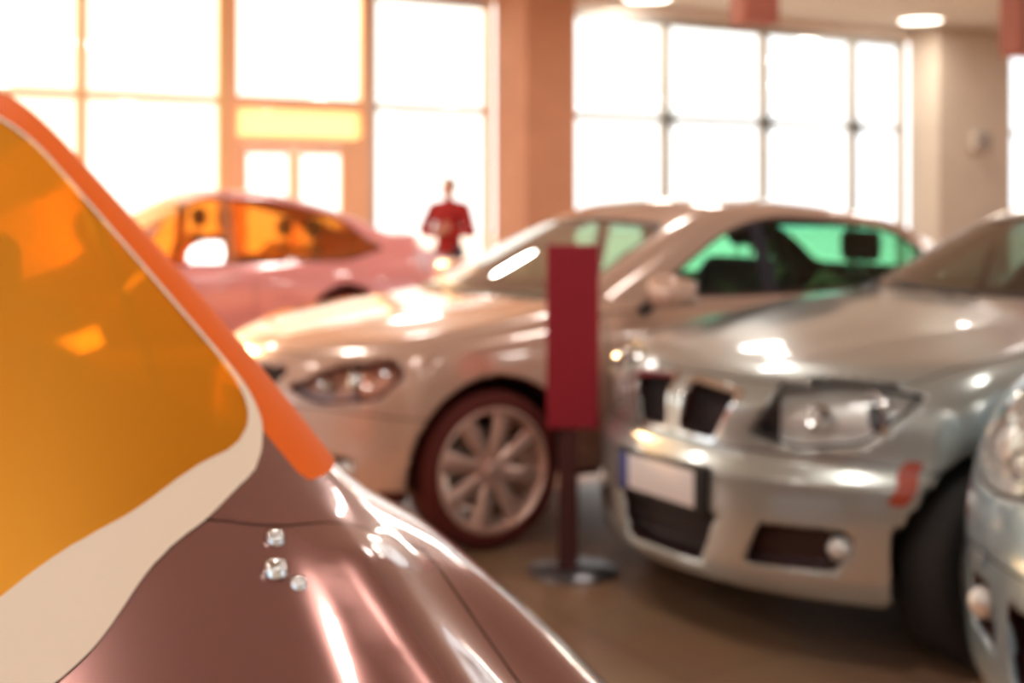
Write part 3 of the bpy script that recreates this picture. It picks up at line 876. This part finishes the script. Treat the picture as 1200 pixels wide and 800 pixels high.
def window(name, axis, fixed, a0, a1, z0, z1, posts, rails, fm, thick=.07, brackets=()):
    """A bank of panes in the wall plane: frame, panes, and brackets where posts and rail meet."""
    def bx(bm, u0, u1, w0, w1, d=thick):
        if axis == 'x': add_box(bm, (u0, fixed+.06, w0), (u1, fixed+.06+d, w1))
        else: add_box(bm, (fixed-.06-d, u0, w0), (fixed-.06, u1, w1))
    root = empty(name, (0, 0, 0)); tag(root, kind='structure')
    bm = bmesh.new(); t = thick*.5
    for u in [a0+t] + list(posts) + [a1-t]: bx(bm, u-t, u+t, z0, z1)
    for r in [z0+t] + list(rails) + [z1-t]:
        us = [a0+2*t] + [q for p_ in posts for q in (p_-t, p_+t)] + [a1-2*t]
        for u0, u1 in zip(us[::2], us[1::2]): bx(bm, u0, u1, r-t*.8, r+t*.8, thick*.8)
    link('window_frame', mesh_of(bm, 'window_frame'), fm, root)
    us = [a0+2*t] + [q for p_ in posts for q in (p_-t, p_+t)] + [a1-2*t]
    zs = [z0+2*t] + [q for r in rails for q in (r-t*.8, r+t*.8)] + [z1-2*t]
    for u0, u1 in zip(us[::2], us[1::2]):
        for w0, w1 in zip(zs[::2], zs[1::2]):
            bm = bmesh.new()
            if axis == 'x': add_box(bm, (u0, fixed+.09, w0), (u1, fixed+.10, w1))
            else: add_box(bm, (fixed-.10, u0, w0), (fixed-.09, u1, w1))
            link('window_pane', mesh_of(bm, 'window_pane'), M['window_glass'], root)
    for u, w in brackets:
        bm = bmesh.new()
        add_lathe(bm, [(.001, -.07), (.05, -.07), (.07, -.05), (.07, .04), (.001, .04)], 20, 'Y')
        for a in range(4):
            t_ = PI/4 + a*PI/2
            add_tube(bm, [(0, -.02, 0), (.17*math.cos(t_), 0, .17*math.sin(t_))], .022, 8)
        bmesh.ops.transform(bm, matrix=Matrix.Translation((u, fixed+.03, w)), verts=bm.verts)
        link('glazing_bracket', mesh_of(bm, 'glazing_bracket', 40), M['node'], root)
    return root
RZ = 2.56
window('window_1', 'x', Y1, X0+.3, 4.69, .12, ZT, [-7.2, -5.45, -3.7, -1.95, -.2, 1.45, 3.10], [RZ], M['frame_glare'], .10)
window('window_2', 'x', Y1, 6.44, 8.16, .12, ZT, [], [RZ], M['frame'], .10)
window('window_3', 'x', Y1, 8.87, 15.67, .12, ZT, [10.95, 12.75, 14.55], [RZ], principled('grey window metal', (.30, .31, .30), .45, .2), .11, [(10.95, RZ), (14.55, RZ), (12.75, RZ)])
window('window_4', 'x', Y1, 17.35, X1-.4, .12, ZT, [19.0, 20.8, 22.4], [RZ], M['frame'], .09)
window('window_5', 'y', X0, Y0+1, 2.5, .5, 3.6, [-5, -3, -1, 1], [], M['frame'])
window('window_6', 'y', X0, 3.3, Y1-.6, .5, 3.6, [5.5, 7.5, 9.5, 11.5], [], M['frame'])
window('window_7', 'x', Y0-.2, 8, X1-6, .5, 3.4, [10, 12, 14, 16], [], M['frame'])
# the entrance between the first two banks
d = tag(empty('door_1'), kind='structure')
bm = bmesh.new()
for u0, u1, w0, w1 in ((4.69, 4.80, .12, ZT), (6.33, 6.44, .12, ZT), (4.80, 6.33, RZ-.06, RZ+.06), (4.80, 6.33, 2.06, 2.16), (4.80, 6.33, ZT-.06, ZT), (6.14, 6.33, .12, 2.06), (4.80, 4.86, .12, 2.06)):
    add_box(bm, (u0, Y1+.02, w0), (u1, Y1+.16, w1))
link('door_frame', mesh_of(bm, 'door_frame'), M['door_peach'], d)
box_obj('transom_panel', (4.80, Y1+.07, 2.16), (6.33, Y1+.09, RZ-.06), M['transom'], d)
box_obj('window_pane', (4.80, Y1+.09, RZ+.06), (6.33, Y1+.10, ZT-.06), M['window_glass'], d)
for u0, u1 in ((4.86, 5.485), (5.515, 6.14)):
    bm = bmesh.new()
    for lo_, hi_ in (((u0, Y1+.05, .13), (u0+.06, Y1+.11, 2.05)), ((u1-.06, Y1+.05, .13), (u1, Y1+.11, 2.05)), ((u0+.06, Y1+.05, 1.97), (u1-.06, Y1+.11, 2.05)), ((u0+.06, Y1+.05, .13), (u1-.06, Y1+.11, .33))): add_box(bm, lo_, hi_)
    lf = link('door_leaf', mesh_of(bm, 'door_leaf'), M['door_peach'], d)
    box_obj('door_glass', (u0+.06, Y1+.075, .33), (u1-.06, Y1+.085, 1.97), M['window_glass'], lf)
    hx = u1-.1 if u0 < 5 else u0+.1
    bm = bmesh.new(); add_tube(bm, [(hx, Y1+.05, .95), (hx, Y1, .97), (hx, Y1, 1.3), (hx, Y1+.05, 1.32)], .014, 10)
    link('door_handle', mesh_of(bm, 'door_handle', 40), M['steel'], lf)
# skirting
box_obj('baseboard_right', (X1-.02, Y0, 0), (X1, Y1, .12), M['white'], kind='structure')

# recessed lamps, then unseen fill lights added over the room
lamp_label = {0: 'round lit ceiling lamp above the beige pier', 1: 'round lit ceiling lamp above the window bank beside the terracotta column'}
for i, (x, y) in enumerate(((14.8, 13.0), (10.15, 13.45))):
    if i < 2:
        t = tag(empty('ceiling_lamp', (x, y, ZC)), lamp_label[i], 'lamp')
        bm = bmesh.new(); add_lathe(bm, [(.28, -.001), (.30, -.035), (.34, -.035), (.36, -.001)], 40, 'Z'); link('lamp_rim', mesh_of(bm, 'lamp_rim', 40), M['lamp_rim'], t)
        bm = bmesh.new(); add_lathe(bm, [(.001, -.045), (.15, -.042), (.30, -.03)], 40, 'Z'); link('lamp_diffuser', mesh_of(bm, 'lamp_diffuser', 60), M['lamp_on'], t)
for x in np.arange(-6.5, 23, 3.8):  # unseen grid without fixtures, added to brighten the room
    for y in (-6., -2., 2.2, 6.4, 10.4):
        L_ = bpy.data.lights.new('ceiling_light', 'AREA'); L_.shape = 'DISK'; L_.size = .5; L_.energy = 29; L_.color = (1, .95, .88)
        lo_ = bpy.data.objects.new('ceiling_light', L_); C.objects.link(lo_); lo_.location = (x, y, ZC-.07)
for x, y in ((14.8, 13.0), (10.15, 13.45)):
    L_ = bpy.data.lights.new('ceiling_light', 'AREA'); L_.shape = 'DISK'; L_.size = .5; L_.energy = 45; L_.color = (1, .9, .75)
    lo_ = bpy.data.objects.new('ceiling_light', L_); C.objects.link(lo_); lo_.location = (x, y, ZC-.07)

# crimson stand
def stand(loc, rz, label, s=1.):
    t = tag(empty('display_stand', loc, rz), label, 'stand')
    bm = bmesh.new(); add_box(bm, (-.10, -.045, .555), (.10, .045, 1.255), .006, 1); link('panel', mesh_of(bm, 'panel', 40), M['totem'], t)
    bm = bmesh.new(); add_box(bm, (-.055, -.03, .012), (.02, .03, .555), .004, 1); link('post', mesh_of(bm, 'post', 40), M['totem_post'], t)
    bm = bmesh.new(); add_lathe(bm, [(.001, 0), (.17, 0), (.175, .006), (.165, .014), (.001, .016)], 36, 'Z'); link('base_plate', mesh_of(bm, 'base_plate', 40), principled('dark steel', (.2, .19, .2), .35, .8), t)
    return t
ST = stand((2.73, 4.09, 0), math.radians(-31-3), 'tall crimson panel stand between the white car and the silver saloon')

# hanging signs
def hanging(px, dist, half, z0, z1, rz, label):
    r = (px-600)/1500
    x, y = (.857*r+.515)*dist, (-.515*r+.857)*dist
    t = tag(empty('hanging_sign', (x, y, 0), rz), label, 'sign')
    bm = bmesh.new(); add_box(bm, (-half, -.12, z0), (half, .12, z1), .01, 1); link('sign_box', mesh_of(bm, 'sign_box', 40), M['sign_red'], t)
    for s in (-half*.6, half*.6):
        bm = bmesh.new(); add_tube(bm, [(s, 0, z1), (s, 0, ZC)], .01, 8); link('rod', mesh_of(bm, 'rod', 40), M['steel'], t)
hanging(884, 9., .135, 2.66, 3.55, math.radians(-31+16), 'brown-red sign box hanging before the grey framed windows')
hanging(1206, 9., .16, 2.44, 3.5, math.radians(-31+16), 'brown-red sign box hanging beside the beige pier, at the frame edge')

# wall fitting on the pier
t = tag(empty('wall_speaker', (16.55, 13.41, 2.36)), 'small beige speaker box fixed on the beige pier', 'speaker')
bm = bmesh.new(); add_box(bm, (-.2, -.12, -.16), (.2, 0, .16), .02); link('speaker_case', mesh_of(bm, 'speaker_case', 40), M['pier'], t)
bm = bmesh.new(); add_box(bm, (-.17, -.127, -.13), (.17, -.118, .13), .004); link('speaker_grille', mesh_of(bm, 'speaker_grille', 40), principled('grey cloth', (.3, .27, .25), .9), t)

# ------------------------------------------------------------------ the person by the window
def capsules(segs, k=.03):
    def f(x, y, z):
        d = None
        for (a, b, ra, rb) in segs:
            ax, ay, az = a; bx, by, bz = b
            vx, vy, vz = bx-ax, by-ay, bz-az; l2 = vx*vx+vy*vy+vz*vz+1e-12
            t = np.clip(((x-ax)*vx + (y-ay)*vy + (z-az)*vz)/l2, 0, 1)
            e = np.sqrt((x-ax-vx*t)**2 + (y-ay-vy*t)**2 + (z-az-vz*t)**2) - (ra + (rb-ra)*t)
            d = e if d is None else smin(d, e, k)
        return d
    return f
def ell(c, s):
    def f(x, y, z):
        q = np.sqrt(((x-c[0])/s[0])**2 + ((y-c[1])/s[1])**2 + ((z-c[2])/s[2])**2)
        return (q-1)*min(s)
    return f
def union(fs, k):
    def f(x, y, z):
        d = fs[0](x, y, z)
        for g in fs[1:]: d = smin(d, g(x, y, z), k)
        return d
    return f
# the figure faces local -y, x to its left; arms folded with elbows out
def person(loc, rz):
    root = tag(empty('person', loc, rz), 'person in a red jacket standing with folded arms beyond the tail of the rose coupe', 'person')
    S, H = 1.0, 1.44                                                # shoulder height about 1.40
    legs = []
    for s in (-1, 1):
        legs += [((s*.09, 0, .86), (s*.10, -.01, .47), .082, .056), ((s*.10, -.01, .47), (s*.105, .02, .09), .054, .036), ((s*.105, .03, .045), (s*.12, -.16, .035), .042, .034)]
    torso = [((0, 0, .88), (0, .0, 1.12), .125, .115), ((0, 0, 1.12), (0, .01, 1.28), .125, .13), ((-.13, .01, 1.33), (.13, .01, 1.33), .075, .075), ((0, .01, 1.34), (0, -.01, 1.46), .052, .047)]
    shR, shL = (-.185, .01, 1.335), (.185, .01, 1.335)
    elR, elL = (-.30, .0, 1.10), (.275, -.02, 1.08)
    wrR, wrL = (-.12, -.20, 1.06), (.13, -.19, 1.10)
    arms = [(shR, elR, .055, .042), (elR, wrR, .042, .028), (shL, elL, .055, .042), (elL, wrL, .042, .028)]
    head = [ell((0, -.012, 1.575), (.074, .092, .105)), ell((0, -.04, 1.525), (.055, .06, .055)), ell((0, -.108, 1.565), (.013, .02, .02)), ell((0, -.098, 1.52), (.026, .014, .008)),
            ell((-.075, 0, 1.57), (.012, .02, .03)), ell((.075, 0, 1.57), (.012, .02, .03)), ell((0, -.095, 1.595), (.05, .014, .01))]
    hands = []
    for w, sx in ((wrR, 1), (wrL, -1)):
        w = Vector(w); dirv = Vector((sx*.9, -.15, .25)).normalized(); up = Vector((0, -.2, 1)).normalized()
        palm = w + dirv*.085
        for q in (-.03, -.01, .01, .03): hands.append((tuple(w+up*q*.6), tuple(palm+up*q), .014, .013))
        for q, ln in zip((-.033, -.011, .011, .033), (.055, .072, .076, .066)):
            k1 = palm+up*q*1.05; k2 = k1+dirv*ln*.55; k3 = k2+(dirv*.6+Vector((0, .8, 0))).normalized()*ln*.5
            hands += [(tuple(k1), tuple(k2), .010, .009), (tuple(k2), tuple(k3), .009, .0075)]
        th = w+dirv*.03+up*.03
        hands += [(tuple(th), tuple(th+up*.035+dirv*.02), .012, .010), (tuple(th+up*.035+dirv*.02), tuple(th+up*.05+dirv*.045), .010, .008)]
    body_f = union([capsules(legs+torso+arms, .04), union(head, .015), capsules(hands, .006)], .012)
    Pp, Ff = nets(body_f, (-.42, -.40, -.01), (.42, .24, 1.72), .011)
    Skin(Pp, Ff).obj('body', M['skin'], root, body_f)
    jk = union([capsules([(a, b, r0+.018, r1+.018) for a, b, r0, r1 in torso[:3]] + [((0, .01, 1.36), (0, 0, 1.40), .075, .06)], .05), capsules([(a, b, r0+.016, r1+.02) for a, b, r0, r1 in arms], .02)], .03)
    jf = lambda x, y, z: smax(jk(x, y, z), .84 - z, .01)
    Pp, Ff = nets(jf, (-.45, -.40, .7), (.45, .24, 1.5), .014); Skin(Pp, Ff).obj('jacket', M['jacket'], root, jf)
    tr = capsules([(a, b, r0+.018, r1+.022) for a, b, r0, r1 in legs[:2]+legs[3:5]] + [((-.05, 0, .87), (.05, 0, .87), .115, .115)], .03)
    tf_ = lambda x, y, z: smax(smax(tr(x, y, z), z-.92, .01), .07-z, .01)
    Pp, Ff = nets(tf_, (-.3, -.25, .02), (.3, .25, 1.0), .016); Skin(Pp, Ff).obj('trousers', M['trousers'], root, tf_)
    for s in (-1, 1):
        sh = lambda x, y, z: smax(capsules([((s*.105, .04, .05), (s*.122, -.17, .04), .052, .042)])(x, y, z), .002-z, .005)
        Pp, Ff = nets(sh, (s*.12-.12, -.3, -.02), (s*.12+.12, .16, .16), .012); Skin(Pp, Ff).obj('shoe', M['shoe'], root, sh)
    hr = lambda x, y, z: smax(ell((0, .006, 1.595), (.083, .098, .10))(x, y, z), (.075 - (y+.03)*1.0 - (z-1.53)*.9)*.7 - .02, .015)
    Pp, Ff = nets(hr, (-.12, -.16, 1.4), (.12, .16, 1.75), .010); Skin(Pp, Ff).obj('hair', M['hair'], root, hr)
person((6.78, 12.66, 0), math.radians(-52))

# ------------------------------------------------------------------ light, sky
w = bpy.data.worlds.new('sky'); bpy.context.scene.world = w; w.use_nodes = True
nt = w.node_tree; bg = nt.nodes['Background']
sun_dir = Vector((-.10, 1., .30)).normalized()
tc = nt.nodes.new('ShaderNodeTexCoord')
dp = nt.nodes.new('ShaderNodeVectorMath'); dp.operation = 'DOT_PRODUCT'; dp.inputs[1].default_value = sun_dir
nt.links.new(tc.outputs['Generated'], dp.inputs[0])
rp = nt.nodes.new('ShaderNodeValToRGB'); cr = rp.color_ramp
cr.elements[0].position = 0.; cr.elements[0].color = (.66, .86, 1., 1)
cr.elements[1].position = 1.; cr.elements[1].color = (1., .80, .45, 1)
e = cr.elements.new(.6); e.color = (.97, .98, 1., 1)
e = cr.elements.new(.88); e.color = (1., .95, .84, 1)
nt.links.new(dp.outputs['Value'], rp.inputs['Fac']); nt.links.new(rp.outputs['Color'], bg.inputs['Color'])
bg.inputs['Strength'].default_value = 1.95

sl = bpy.data.lights.new('sun', 'SUN'); sl.energy = 16.; sl.color = (1., .55, .25); sl.angle = .03
so = bpy.data.objects.new('sun', sl); C.objects.link(so)
so.rotation_euler = (-sun_dir).to_track_quat('-Z', 'Y').to_euler(); so.location = (0, 30, 12)

# ------------------------------------------------------------------ camera
cam = bpy.data.cameras.new('camera'); co = bpy.data.objects.new('camera', cam); C.objects.link(co)
co.location = (0, 0, 1.42); co.rotation_euler = (PI/2, 0, math.radians(-31)); cam.lens = 45; cam.sensor_width = 36
cam.shift_y = -164/1200; cam.clip_start = .05
cam.dof.use_dof = True; cam.dof.focus_distance = .8; cam.dof.aperture_fstop = 5.2
sc = bpy.context.scene; sc.camera = co
sc.view_settings.view_transform = 'Standard'; sc.view_settings.look = 'None'; sc.view_settings.gamma = 1; sc.view_settings.use_curve_mapping = False
sc.view_settings.exposure = .25
sc.cycles.use_denoising = True
sc.cycles.max_bounces = 10; sc.cycles.transparent_max_bounces = 24
